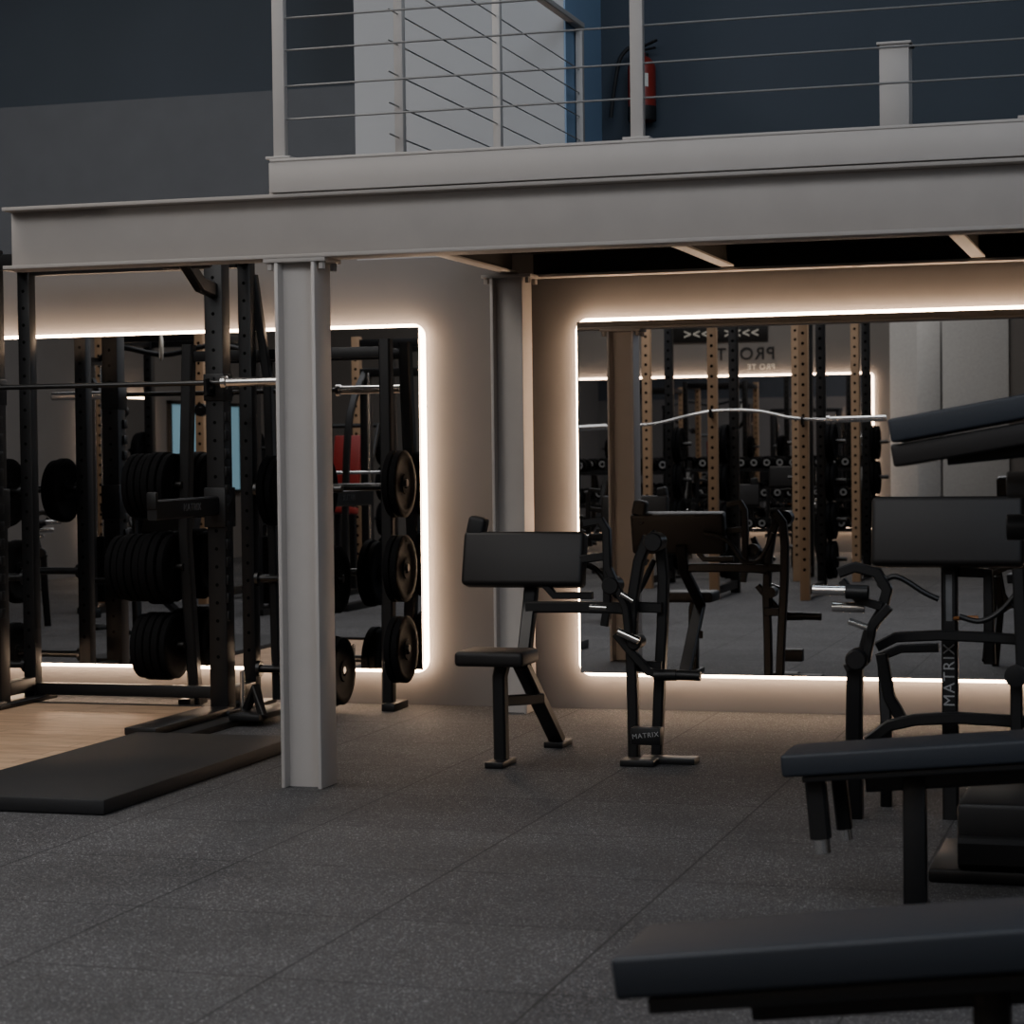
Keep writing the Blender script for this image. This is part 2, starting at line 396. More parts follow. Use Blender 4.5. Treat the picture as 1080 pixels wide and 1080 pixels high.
# ------------------------------------------------------------------ LED mirrors
def ledmirror(x0, x1, z0, z1, wall, sgn, label, axis='y'):
    def B(bm, a0, a1, d0, d1, zz0, zz1):
        lo, hi = sorted((wall+sgn*d0, wall+sgn*d1))
        if axis == 'y': abox(bm, (a0, lo, zz0), (a1, hi, zz1))
        else: abox(bm, (lo, a0, zz0), (hi, a1, zz1))
    loc = ((x0+x1)/2, wall+sgn*.05, z0) if axis == 'y' else (wall+sgn*.05, (x0+x1)/2, z0)
    e = thing('wall_mirror', loc, label, 'mirror')
    bm = bmesh.new(); B(bm, x0, x1, .090, .096, z0, z1); part(bm, 'glass', MIR, e)
    bm = bmesh.new(); B(bm, x0+.06, x1-.06, 0, .089, z0+.06, z1-.06); part(bm, 'backing_board', RUBB, e)
    o, rc = .006, .06
    pts = []
    for cx_, cz_, a0 in ((x1+o-rc, z1+o-rc, 0), (x0-o+rc, z1+o-rc, 90), (x0-o+rc, z0-o+rc, 180), (x1+o-rc, z0-o+rc, 270)):
        for k in range(7):
            t = math.radians(a0+15*k); u_, w_ = cx_+rc*math.cos(t), cz_+rc*math.sin(t)
            pts.append((u_, w_))
    pts.append(pts[0])
    P3 = [(u_, wall+sgn*.042, w_) if axis == 'y' else (wall+sgn*.042, u_, w_) for u_, w_ in pts]
    bm = bmesh.new(); sweep(bm, P3, .032, .024, up=((0, 1, 0) if axis == 'y' else (1, 0, 0)), bev=.3)
    part(bm, 'led_strip', LED, e, 'glowing warm white LED strip')
NM = YB-.096
ZM0, ZM1 = .215, 2.195
ledmirror(P(-60, 400, NM).x, P(442, 400, NM).x, ZM0, ZM1, YB, -1, 'large wall mirror with glowing warm light edge behind the rack')
ledmirror(P(609, 400, NM).x, .6, ZM0, ZM1, YB, -1, 'large wall mirror with glowing warm light edge under the mezzanine')
ledmirror(-8.6, -4.0, .35, 2.55, YF, 1, 'backlit wall mirror behind the dumbbell racks')
ledmirror(-2.7, -.9, .35, 2.25, XL, 1, 'backlit wall mirror on the side wall', axis='x')
bm = bmesh.new(); abox(bm, (XL, -5.6, 1.0), (XL+.03, -3.3, 2.2), 0, 1)
for y_ in (-5.65, -4.5, -3.3): abox(bm, (XL, y_, .95), (XL+.06, y_+.05, 2.25), 0, 0)
for z_ in (.95, 2.2): abox(bm, (XL, -5.65, z_), (XL+.06, -3.25, z_+.05), 0, 0)
struct(bm, 'window_1', [BLACK, TEAL])

# ------------------------------------------------------------------ platform
x0, x1, nf, nr, HR = -5.04, -6.45, 11.15, 11.56, 2.66
e = thing('lifting_platform', (-5.6, 9.6, 0), 'low lifting platform with pale wood centre and black rubber sides', 'platform')
xw0, xw1 = -6.42, -5.03
bm = bmesh.new(); abox(bm, (xw0, 8.02, 0), (xw1, 11.38, .035), .002); part(bm, 'wood_centre', WOOD, e)
for lo, hi in (((xw1+.004, 8.0, 0), (-4.15, 10.05, .066)), ((-7.3, 8.0, 0), (xw0-.004, 10.05, .066))):
    bpart('rubber_landing', RUBB, e, lo, hi, .012)
bpart('rear_board', RUBB, e, (xw0-.2, 11.384, 0), (xw1+.20, 11.46, .035), .003)
bpart('side_board', RUBB, e, (xw1+.004, 10.054, 0), (xw1+.20, 11.38, .035), .003)
bpart('front_edge', BLACK, e, (xw0, 7.95, 0), (xw1, 8.016, .055), .006)

# ------------------------------------------------------------------ black power rack
def holes(bm, x, y, hw, z0, z1, step, mi, sides='y', r=.011):
    z = z0
    while z < z1:
        if 'y' in sides:
            for s in (-1, 1):
                lathe(bm, (x, y+s*(hw-.002), z), (0, s, 0), [(r, 0), (r, .003), (0, .003)], 10, mi)
        if 'x' in sides:
            for s in (-1, 1):
                lathe(bm, (x+s*(hw-.002), y, z), (s, 0, 0), [(r, 0), (r, .003), (0, .003)], 10, mi)
        z += step
e = thing('power_rack', ((x0+x1)/2, 11.3, .036), 'tall black steel power rack with barbell hooks on wooden platform', 'rack')
for x in (x0, x1):
    for y in (nf, nr):
        w = .11 if y == nf else .08
        bm = bmesh.new(); abox(bm, (x-w/2, y-w/2, .036 if y == nf else 0), (x+w/2, y+w/2, HR), .008)
        holes(bm, x, y, w/2, .35, HR-.2, .10, 1, 'y', .010)
        if y == nf:
            z = .55
            while z < 1.75:
                abox(bm, (x+w/2, y-w/2, z), (x+w/2+.012, y-w/2+.05, z+.055), .003); z += .10
        part(bm, 'upright', [BLACK, HOLE], e)
    for z_ in (HR-.1, .09): bpart('side_rail', BLACK, e, (x-.04, nf+.05, z_), (x+.04, nr-.04, z_+.08))
    s = 1 if x == x0 else -1
    bm = bmesh.new()
    abox(bm, (x-.09, 10.12, .036), (x+.09, nf-.052, .075), .006)
    abox(bm, (x-.11, nf-.16, .036), (x+.11, nr+.1, .062), .006)
    part(bm, 'base_runner', BLACK, e)
    bm = bmesh.new()
    za = 1.19
    sweep(bm, [(x, nf-.055, za), (x, nf-.85, za-.005)], .055, .105)
    abox(bm, (x-.065, nf-.075, za-.12), (x+.065, nf+.07, za+.10), .006)
    abox(bm, (x-.028, nf-.86, za), (x+.028, nf-.83, za+.09), .006)
    arm = part(bm, 'spotter_arm', BLACK, e)
    text('MATRIX', .055, basis((0, 1, 0), (0, 0, 1), (x+.0285, nf-.42, za)), LETTER, arm)
    bm = bmesh.new()
    zh = 1.83
    sweep(bm, [(x, nf-.052, zh+.07), (x, nf-.06, zh), (x, nf-.09, zh-.015), (x, nf-.15, zh-.015), (x, nf-.155, zh+.06)], .05, .018, up=(1, 0, 0))
    abox(bm, (x-.062, nf-.065, zh-.06), (x+.062, nf+.058, zh+.09), .006)
    part(bm, 'barbell_hook', BLACK, e)
    bm = bmesh.new()
    sweep(bm, [(x, nf-.04, 2.38), (x, nf-.22, 2.40), (x, nf-.42, 2.52)], .06, .08)
    cyl(bm, (x-.14, nf-.38, 2.49), (x+.14, nf-.38, 2.49), .016)
    part(bm, 'pull_up_grip', BLACK, e)
    for z in (1.27, .76, .24):
        bm = bmesh.new(); cyl(bm, (x+s*.03, nr, z), (x+s*.57, nr, z), .022); lathe(bm, (x+s*.037, nr, z), (s, 0, 0), [(0, 0), (.045, 0), (.045, .02), (0, .02)])
        part(bm, 'plate_peg', DARKM, e)
for y in (nf, nr): bpart('top_crossmember', BLACK, e, (x1+.05, y-.035, HR-.12), (x0-.05, y+.035, HR-.03))
bpart('rear_crossmember', BLACK, e, (x1+.04, nr-.03, .065), (x0-.04, nr+.03, .135))
bm = bmesh.new(); sweep(bm, [(x0+.02, nr+.05, 2.5), (x0+.10, nr+.06, 1.9), (x0+.13, nr+.06, .06)], .05, .05, up=(1, 0, 0)); part(bm, 'rear_brace', BLACK, e)
bm = bmesh.new(); q = P(256, 735, nf-.1); cyl(bm, (q.x, nf-.1, .06), (q.x, nf-.1, .28), .014); part(bm, 'band_peg', CHROME, e, 'short chrome band peg')
bm = bmesh.new(); q = P(278, 745, nf-.1); abox(bm, (q.x-.10, nf-.35, .035), (q.x+.08, nf+.1, .07), .008); sweep(bm, [(q.x-.08, nf-.15, .08), (q.x+.0, nf-.2, .20), (q.x+.08, nf-.3, .05)], .04, .05, up=(0, 1, 0)); part(bm, 'anchor_bracket', BLACK, e)

nb, zbar = nf-.11, 1.868
e = thing('barbell', ((x0+x1)/2, nb, zbar), 'steel barbell resting on the black rack hooks', 'barbell')
bm = bmesh.new(); cyl(bm, (x1-.10, nb, zbar), (x0+.10, nb, zbar), .0145); part(bm, 'shaft', DARKM, e)
for s, x in ((1, x0+.075), (-1, x1-.075)):
    bm = bmesh.new(); lathe(bm, (x, nb, zbar), (s, 0, 0), [(0, 0), (.036, 0), (.036, .025), (.026, .03), (.026, .42), (.022, .425), (0, .425)], 24)
    part(bm, 'sleeve', CHROME, e)

def plate_mesh(r, t):
    bm = bmesh.new()
    pr = [(.028, 0), (.055, 0), (.06, t*.16), (r*.72, t*.16), (r*.78, 0), (r*.95, 0), (r, t*.12), (r, t*.88), (r*.95, t), (r*.78, t), (r*.72, t*.84), (.06, t*.84), (.055, t), (.028, t), (.028, 0)]
    lathe(bm, (0, 0, 0), (1, 0, 0), pr, 40)
    ob = finish(bm, 'weight_plate', PLATE, V((t/2, 0, 0)))
    me = ob.data; bpy.data.objects.remove(ob); return me
PM = {(r, t): plate_mesh(r, t) for r, t in ((.215, .05), (.19, .04), (.165, .032), (.20, .045))}
def stack(xs, y, z, s, items, lab, grp):
    x = xs
    for r, t in items:
        ob = bpy.data.objects.new('weight_plate', PM[(r, t)]); COL.objects.link(ob)
        ob.location = (x+s*t/2, y, z-.006); ob['label'] = lab; ob['category'] = 'weight plate'; ob['group'] = grp
        x += s*(t+.003)
lab = 'round black rubber weight plate on a steel storage peg'
big, med, sm, b2_ = (.215, .05), (.19, .04), (.165, .032), (.20, .045)
for s, x in ((1, x0), (-1, x1)):
    stack(x+s*.12, nr, 1.27, s, [b2_, med], lab, 'weight plates on the rack')
    stack(x+s*.46, nr, .76, s, [b2_, med], lab, 'weight plates on the rack')
    stack(x+s*.48, nr, .24, s, [b2_, med], lab, 'weight plates on the rack')
# added plate stand, takes the place of rack plates reflected in the mirror
yp = 11.66
xa = P(192, 500, yp).x; xc = P(407, 500, yp).x
e = thing('stand_in_plate_rack', ((xa+xc)/2, yp, 0), 'added black plate stand in place of plates reflected in the mirror', 'plate rack')
for s, x in ((-1, xa), (1, xc)):
    bm = bmesh.new(); sweep(bm, [(x-s*.03, yp+.08, 0), (x, yp+.03, 1.0), (x-s*.02, yp+.08, 2.12)], .07, .07, up=(0, 1, 0)); part(bm, 'upright', BLACK, e)
    bpart('foot', BLACK, e, (x-.04, yp-.02, 0), (x+.04, yp+.22, .045))
    for z in (1.30, .82, .36):
        bm = bmesh.new(); L = .34 if s < 0 else .13
        cyl(bm, (x, yp, z), (x+s*L, yp, z), .021); part(bm, 'plate_peg', DARKM, e)
bpart('top_rail', BLACK, e, (xa, yp+.06, 2.02), (xc, yp+.11, 2.08), .004)
gp = 'weight plates standing in for mirror reflections'
stack(xa-.04, yp, 1.30, -1, [med, b2_, b2_, med, med, med], lab, gp)
stack(xa-.04, yp, .82, -1, [b2_, big, big, b2_, b2_, b2_, med, med], lab, gp)
stack(xa-.04, yp, .36, -1, [med, b2_, b2_, b2_, med], lab, gp)
for z in (1.30, .82, .36): stack(xc+.036, yp, z, 1, [med, med], lab, gp)

# ------------------------------------------------------------------ preacher curl machine
def rpad(bm, c, sx, sy, sz, rot=None, bev=.03, seg=4):
    c = V(c); abox(bm, c-V((sx, sy, sz))/2, c+V((sx, sy, sz))/2, bev, rot=rot, seg=seg)
def RX(a): return Matrix.Rotation(math.radians(a), 3, 'X')
def RY(a): return Matrix.Rotation(math.radians(a), 3, 'Y')
def PL(lst, n): return [P(x, y, n) for x, y in lst]
e = thing('preacher_curl_machine', (-2.8, 10.0, 0), 'black preacher curl machine with wide arm pad and small seat', 'exercise machine')
EPRE = e
npd = 10.12
a = P(488, 566, npd); b1 = P(616, 620, npd); pc = (a+b1)/2
bm = bmesh.new(); rpad(bm, (pc.x, npd+.03, pc.z+.01), b1.x-a.x, .10, a.z-b1.z+.02, RX(-14), .022); part(bm, 'arm_pad', PAD, e)
bm = bmesh.new()
q = P(500, 557, npd); rpad(bm, (q.x, npd+.06, q.z+.005), .09, .09, .10, bev=.02, rot=RY(12)); sweep(bm, [(q.x-.03, npd+.06, q.z), (q.x+.02, npd+.09, q.z-.10)], .03, .03)
part(bm, 'pad_grip', RUBB, e)
ns = 9.72
a = P(488, 683, ns); b1 = P(560, 703, ns); sc = (a+b1)/2
bm = bmesh.new(); rpad(bm, (sc.x, ns, sc.z), b1.x-a.x, .28, .07, bev=.02); part(bm, 'seat', PAD, e)
xs = G(531, 806).x
bm = bmesh.new()
sweep(bm, [(sc.x+.03, ns, sc.z-.03), (xs, ns, sc.z-.09), (xs, ns+.01, .03)], .06, .07)
part(bm, 'seat_post', BLACK, e)
bpart('foot', BLACK, e, (xs-.045, ns-.12, 0), (xs+.045, ns+.10, .03), .005)
q0 = P(548, 700, ns+.1); q1 = G(588, 787)
bm = bmesh.new(); sweep(bm, [(q0.x, ns+.12, q0.z), (q1.x, q1.y, .03)], .055, .075, up=(1, 0, 0)); abox(bm, (q1.x-.05, q1.y-.08, 0), (q1.x+.05, q1.y+.1, .03), .005)
sweep(bm, [(xs, ns+.02, .30), (q0.x+.04, q0.y+.22, .28)], .04, .05)
part(bm, 'rear_leg', BLACK, e)
bm = bmesh.new(); q2 = P(557, 612, npd); q3 = P(553, 700, ns+.15)
sweep(bm, [(q2.x, npd+.08, q2.z+.02), (q2.x, npd+.02, q2.z-.14), (q3.x, ns+.14, q3.z)], .065, .05, up=(0, 1, 0)); part(bm, 'pad_post', BLACK, e)
n1 = 10.12
bm = bmesh.new()
sweep(bm, PL([(556, 640), (600, 640), (650, 641), (672, 643)], n1), .055, .055)
sweep(bm, PL([(560, 600), (585, 628), (625, 628)], n1), .035, .035)
part(bm, 'cross_tube', BLACK, e)
bm = bmesh.new()
sweep(bm, PL([(684, 566), (674, 592), (668, 630), (666, 680), (668, 740), (669, 803)], n1-.05), .05, .06, up=(0, 1, 0))
sweep(bm, PL([(686, 562), (697, 576), (700, 610), (699, 660), (696, 720), (693, 797)], n1+.05), .05, .06, up=(0, 1, 0))
for yy in (640, 702): sweep(bm, PL([(667, yy), (698, yy+1)], n1), .035, .05)
part(bm, 'upright_frame', BLACK, e)
q = G(670, 807); bm = bmesh.new(); abox(bm, (q.x-.06, q.y-.06, 0), (q.x+.1, q.y+.06, .03), .005)
abox(bm, (q.x, q.y+.05, 0), (q.x+.27, q.y+.17, .028), .005); abox(bm, (q.x-.01, q.y-.045, .10), (q.x+.13, q.y+.03, .18), .005)
bs = part(bm, 'foot', BLACK, e)
text('MATRIX', .032, basis((1, 0, .12), (0, 0, 1), (q.x+.06, q.y-.046, .145)), LETTERB, bs, off=0)
bm = bmesh.new()
sweep(bm, PL([(616, 552), (634, 549), (640, 560), (641, 600), (641, 640), (638, 660)], n1), .04, .045, up=(0, 1, 0))
sweep(bm, PL([(612, 590), (642, 586)], n1), .035, .04)
sweep(bm, PL([(642, 600), (660, 640), (664, 676)], n1-.1), .035, .04, up=(0, 1, 0))
part(bm, 'lever_arm', BLACK, e)
for (px_, py_, rr_) in ((643, 618, .042), (688, 572, .045), (668, 678, .035)):
    bm = bmesh.new(); lathe(bm, P(px_, py_, n1-.13), (0, 1, 0), [(0, 0), (rr_-.006, 0), (rr_, .008), (rr_, .12), (0, .12)], 24); part(bm, 'pivot', BLACK, e)
bm = bmesh.new()
sweep(bm, PL([(650, 668), (668, 690), (684, 708), (700, 712)], n1-.09), .04, .045, up=(0, 1, 0)); cyl(bm, P(690, 712, n1-.09), P(714, 712, n1-.09), .027)
part(bm, 'plate_arm', BLACK, e)
bm = bmesh.new(); cyl(bm, P(714, 712, n1-.09), P(739, 713, n1-.09), .024); part(bm, 'plate_peg', BLACK, e)
for (pa, pb, rr_) in (((652, 666), (674, 676), .018), ((622, 640), (640, 641), .012), ((655, 626), (668, 634), .012)):
    bm = bmesh.new(); cyl(bm, P(*pa, n1-.16), P(*pb, n1-.16), rr_); part(bm, 'chrome_handle', CHROME, e, 'short chrome handle')
bm = bmesh.new(); sweep(bm, PL([(596, 590), (628, 600), (650, 628), (672, 625), (690, 590)], n1+.12), .03, seg=10, curve=True); part(bm, 'curl_handle', BLACK, e)

# ------------------------------------------------------------------ chest supported machine
e = thing('chest_supported_machine', (-.9, 8.5, 0), 'black plate loaded machine with large upright pad and centre post', 'exercise machine')
ECH = e
n0 = 8.55
a = P(918, 525, n0); b1 = P(1080, 599, n0); pc = (a+b1)/2
bm = bmesh.new(); rpad(bm, (pc.x, n0+.05, pc.z), b1.x-a.x, .10, a.z-b1.z, RX(-10), .022); part(bm, 'chest_pad', PAD, e)
q = P(1001, 600, n0+.1)
bm = bmesh.new()
sweep(bm, [(q.x, n0+.12, q.z+.1), (q.x, n0+.12, 0.0)], .062, .062); po = part(bm, 'centre_post', BLACK, e)
text('MATRIX', .062, basis((0, 0, 1), (-1, 0, 0), (q.x, n0+.087, P(1001, 712, n0+.09).z)), LETTERB, po, off=0)
bm = bmesh.new(); abox(bm, (q.x-.012, n0+.086, P(1001, 655, n0+.09).z), (q.x+.012, n0+.0885, P(1001, 606, n0+.09).z))
part(bm, 'number_strip', LETTER, e)
def tube(nm, lst, n, w=.05, h=None, m=BLACK, **k):
    bm = bmesh.new(); sweep(bm, PL(lst, n), w, h or w, **k); return part(bm, nm, m, e)
tube('upper_tube', [(925, 682), (945, 672), (990, 670), (1040, 672), (1095, 676)], n0, .04)
tube('upper_tube', [(925, 694), (950, 684), (990, 683)], n0+.25, .035)
tube('handle_tube', [(926, 618), (945, 608), (975, 625), (990, 632)], n0-.02, .022, seg=10, curve=True)
tube('handle_tube', [(1012, 650), (1035, 655), (1060, 640), (1090, 600)], n0-.02, .022, seg=10, curve=True)
tube('upper_link', [(1008, 602), (1042, 605), (1044, 700)], n0+.15, .045, .05, up=(0, 1, 0))
tube('lower_tube', [(915, 782), (938, 765), (965, 759), (1010, 757), (1095, 762)], n0, .045)
tube('lower_brace', [(930, 690), (938, 735), (952, 760)], n0+.2, .045, .05, up=(0, 1, 0))
tube('side_lever', [(885, 604), (902, 598), (925, 604), (936, 622), (930, 645), (916, 668), (908, 700)], n0-.1, .042, .05, up=(0, 1, 0))
tube('side_link', [(938, 640), (920, 660), (914, 695), (892, 705)], n0-.2, .036, .045, up=(0, 1, 0))
tube('side_bracket', [(888, 612), (905, 632), (930, 640)], n0-.15, .03, .045, up=(0, 1, 0))
bm = bmesh.new(); q = P(903, 696, n0-.25); lathe(bm, q, (0, -1, 0), [(0, -.1), (.042, -.1), (.042, 0), (.034, .012), (0, .012)], 24); part(bm, 'pivot_cap', BLACK, e)
ft = G(889, 862)
bm = bmesh.new()
sweep(bm, [P(902, 700, n0-.15), P(901, 770, n0-.15), (ft.x+.05, ft.y, .0)], .06, .065, up=(0, 1, 0)); part(bm, 'front_leg', BLACK, e)
f2 = G(935, 850); bm = bmesh.new(); sweep(bm, [P(932, 700, n0+.25), P(935, 760, n0+.2), (f2.x, f2.y, 0)], .045, .05, up=(0, 1, 0)); part(bm, 'rear_leg', BLACK, e)
for (pa, pb, nn) in (((857, 622), (893, 623), n0-.2), ((878, 640), (912, 641), n0-.1), ((895, 655), (915, 662), n0-.28)):
    bm = bmesh.new(); cyl(bm, P(*pa, nn), P(*pb, nn), .02 if nn > n0-.25 else .013); part(bm, 'plate_peg', CHROME, e)
bm = bmesh.new(); cyl(bm, P(892, 624, n0-.2), P(916, 625, n0-.2), .028); part(bm, 'peg_collar', BLACK, e)
bm = bmesh.new(); q = P(1020, 652, n0+.02); cyl(bm, P(1006, 652, n0+.1), q, .008); cyl(bm, q, P(1032, 652, n0+.02), .010); part(bm, 'adjustment_knob', ORANGE, e)
tube('right_leg', [(1074, 600), (1078, 700), (1072, 720), (1073, 830)], n0-.1, .045, .05, up=(0, 1, 0))
bm = bmesh.new(); q = P(1072, 712, n0-.16); lathe(bm, q, (0, -1, 0), [(0, 0), (.038, 0), (.042, .01), (.042, .04), (0, .045)], 24); part(bm, 'pivot_cap', BLACK, e)
q = G(1040, 932)
bm = bmesh.new(); abox(bm, (q.x-.10, q.y+.05, .03), (q.x+.45, q.y+.55, .26), .02); abox(bm, (q.x-.19, q.y-.02, 0), (q.x+.45, q.y+.6, .045), .01)
sweep(bm, [(q.x-.09, q.y+.03, .10), (q.x+.4, q.y+.03, .10)], .10, .10)
abox(bm, (q.x+.1, q.y+.5, .0), (q.x+.17, n0+.12, .06), .006)
part(bm, 'base', BLACK, e)

# ------------------------------------------------------------------ benches
def bench(bx, nc, z0, ang, L, label, legx, w=.29, t=.085, bt=.03):
    e = thing('weight_bench', (bx+L/2, nc, 0), label, 'bench')
    ca, sa = math.cos(math.radians(ang)), math.sin(math.radians(ang))
    cx, cz = bx+ca*L/2+sa*t/2, z0-ca*t/2+sa*L/2
    bm = bmesh.new(); rpad(bm, (cx, nc, cz), L, w, t, RY(-ang), .010, 3); part(bm, 'pad', PAD_COOL, e)
    bm = bmesh.new(); rpad(bm, (cx+.03+sa*(t/2+bt/2), nc, cz-ca*(t/2+bt/2)), L-.06, w-.03, bt, RY(-ang), .003)
    part(bm, 'backing_board', BLACK, e)
    bm = bmesh.new()
    def zz(x): return z0+(x-bx)*sa/ca-t-bt-.03
    sweep(bm, [(bx+.25, nc, zz(bx+.25)), (bx+L-.1, nc, zz(bx+L-.1))], .06, .06); part(bm, 'spine', BLACK, e)
    for lx in legx:
        bm = bmesh.new(); abox(bm, (lx-.035, nc-.035, .03), (lx+.035, nc+.035, zz(lx)+.01), .006); part(bm, 'leg', BLACK, e)
        bpart('foot', RUBB, e, (lx-.04, nc-.06, 0), (lx+.04, nc+.06, .035))
    return e
e = bench(-1.155, 6.86, .505, 5.2, 1.2, 'black padded bench with slightly raised pad and single square leg', (-.755, -.05), t=.07, bt=.018)
for (px_, n_, yb0, yt0, r_) in ((860, 6.80, 884, 900, .026), (885, 6.96, 874, 886, .02)):
    bm = bmesh.new(); A = P(px_, 822, n_); B_ = P(px_+6, yb0, n_); C_ = P(px_+8, yt0, n_)
    sweep(bm, [A, B_], r_*2.4, r_*2.2, up=(0, 1, 0)); part(bm, 'leg_hold_post', BLACK, e)
    bm = bmesh.new(); cyl(bm, B_, C_, r_); part(bm, 'post_tip', CHROME, e, 'chrome tip of the leg post')
e = bench(-1.03, 4.21, .478, 7.2, 1.25, 'large black padded bench with cool light tinted into its upholstery and slightly raised pad', (-.32, .1), w=.32, t=.082, bt=.03)
na = 6.6
e = thing('incline_bench', (-.2, na, 0), 'black inclined bench with raised twin pads', 'bench')
def slab(nm, pa, pb, t, w, m):
    bm = bmesh.new(); A, B_ = P(*pa, na), P(*pb, na); B_ = A+(B_-A)*1.9
    c = (A+B_)/2; ang = math.degrees(math.atan2(B_.z-A.z, B_.x-A.x))
    rpad(bm, c, (B_-A).length, w, t, RY(-ang), .008, 3); part(bm, nm, m, e)
slab('back_pad', (944, 455), (1080, 430), .070, .30, PAD_COOL)
slab('head_pad', (946, 481), (1080, 458), .066, .26, PAD)
bm = bmesh.new(); A = P(1000, 480, na); B_ = P(1130, 470, na)
sweep(bm, [A, B_, (B_.x+.03, na, .9), (B_.x+.03, na, .03)], .06, .08, up=(0, 1, 0)); part(bm, 'frame', BLACK, e)
bpart('foot', BLACK, e, (B_.x-.02, na-.3, 0), (B_.x+.09, na+.3, .04))
FOAM = mat('grey_foam', (.10, .095, .09, 1), .6)
for py_ in (511, 556):
    bm = bmesh.new(); q = P(1076, py_, na+.25); cyl(bm, (q.x-.04, q.y, q.z), (q.x+.25, q.y, q.z), .04); part(bm, 'roller_pad', FOAM if py_ == 511 else PAD, e)
bm = bmesh.new(); sweep(bm, [(q.x+.15, q.y, q.z+.2), (q.x+.15, q.y, q.z-.06), (B_.x+.03, na, q.z-.12)], .04, .04, up=(1, 0, 0)); part(bm, 'roller_arm', BLACK, e)

# ------------------------------------------------------------------ equipment that the mirrors show
def tan_rack(cx, cy, w=1.1, d=1.1, h=2.75):
    e = thing('power_rack', (cx, cy, 0), 'power rack with tan perforated uprights and black crossbeams', 'rack', 'tan power racks')
    for sx in (-1, 1):
        for sy in (-1, 1):
            x, y = cx+sx*w/2, cy+sy*d/2
            bm = bmesh.new(); abox(bm, (x-.045, y-.045, 0), (x+.045, y+.045, h), .004); holes(bm, x, y, .045, .3, h-.1, .10, 1, 'y', .016)
            part(bm, 'upright', [TAN_M if sy > 0 else BLACK, HOLE], e)
        x = cx+sx*w/2
        for z_ in (h-.12, .05): bpart('side_rail', BLACK, e, (x-.035, cy-d/2+.045, z_), (x+.035, cy+d/2-.045, z_+.08), .004)
        for z in (.35, .75, 1.15, 1.55):
            bm = bmesh.new(); cyl(bm, (cx+sx*w/2, cy-d/2, z), (cx+sx*(w/2+.25), cy-d/2, z), .022); part(bm, 'plate_peg', DARKM, e)
            stack(cx+sx*(w/2+.06), cy-d/2, z, sx, [b2_, med], lab, 'weight plates on the tan racks')
    for y in (cy-d/2, cy+d/2): bpart('top_crossmember', BLACK, e, (cx-w/2+.045, y-.035, h-.12), (cx+w/2-.045, y+.035, h-.03), .004)
    return e
tan_rack(-9.76, 3.3)
tan_rack(-7.85, 1.05)
er = tan_rack(-3.82, 2.1, w=.9, h=3.1)
tan_rack(-5.88, .4, w=1.1, h=3.1)
tan_rack(-3.62, -.9, w=.66, d=.9, h=3.1)
yb_ = 2.73; nv = 2*NM-yb_
pts = [P(x, y, nv) for x, y in ((640, 450), (690, 447), (728, 438), (760, 433), (800, 434), (835, 441), (872, 443))]
pts = [V((p.x, yb_, p.z)) for p in pts]
e = thing('curl_bar', (pts[3].x, yb_, pts[3].z), 'long chrome cambered bar resting across a tan power rack', 'barbell')
bm = bmesh.new(); sweep(bm, pts, .03, seg=12, curve=True); part(bm, 'shaft', CHROME, e)
pS = P(935, 441, nv); bm = bmesh.new(); cyl(bm, pts[-1], (pS.x, yb_, pS.z), .03); lathe(bm, pts[-1], (1, 0, 0), [(0, 0), (.045, 0), (.045, .03), (0, .03)]); part(bm, 'sleeve', CHROME, e)
pS = P(605, 452, nv); bm = bmesh.new(); cyl(bm, pts[0], (pS.x, yb_, pS.z), .03); part(bm, 'sleeve', CHROME, e)
for x in (-3.82-.45, -3.82+.45):
    zz_ = min(pts, key=lambda p: abs(p.x-x)).z-.03
    bm = bmesh.new(); sweep(bm, [(x, 2.694, zz_+.05), (x, 2.70, zz_-.02), (x, 2.77, zz_-.02), (x, 2.78, zz_+.04)], .05, .02, up=(1, 0, 0))
    part(bm, 'barbell_hook', BLACK, er)
gm = 'machines facing the mirrors'
clone(EPRE, (-4.7, 5.1, 0), 180, 'black preacher curl machine standing on the open rubber floor', gm)
clone(EPRE, (-5.0, -1.2, 0), 170, 'black preacher curl machine standing near the tan racks', gm)
clone(ECH, (-4.4, -3.3, 0), 180, 'black plate loaded machine standing near the dumbbell rack', gm)
clone(ECH, (-9.6, 6.9, 0), 150, 'black plate loaded machine beside the cable machine', gm)
clone(EPRE, (-8.3, 7.0, 0), 200, 'black preacher curl machine beside the cable machine', gm)
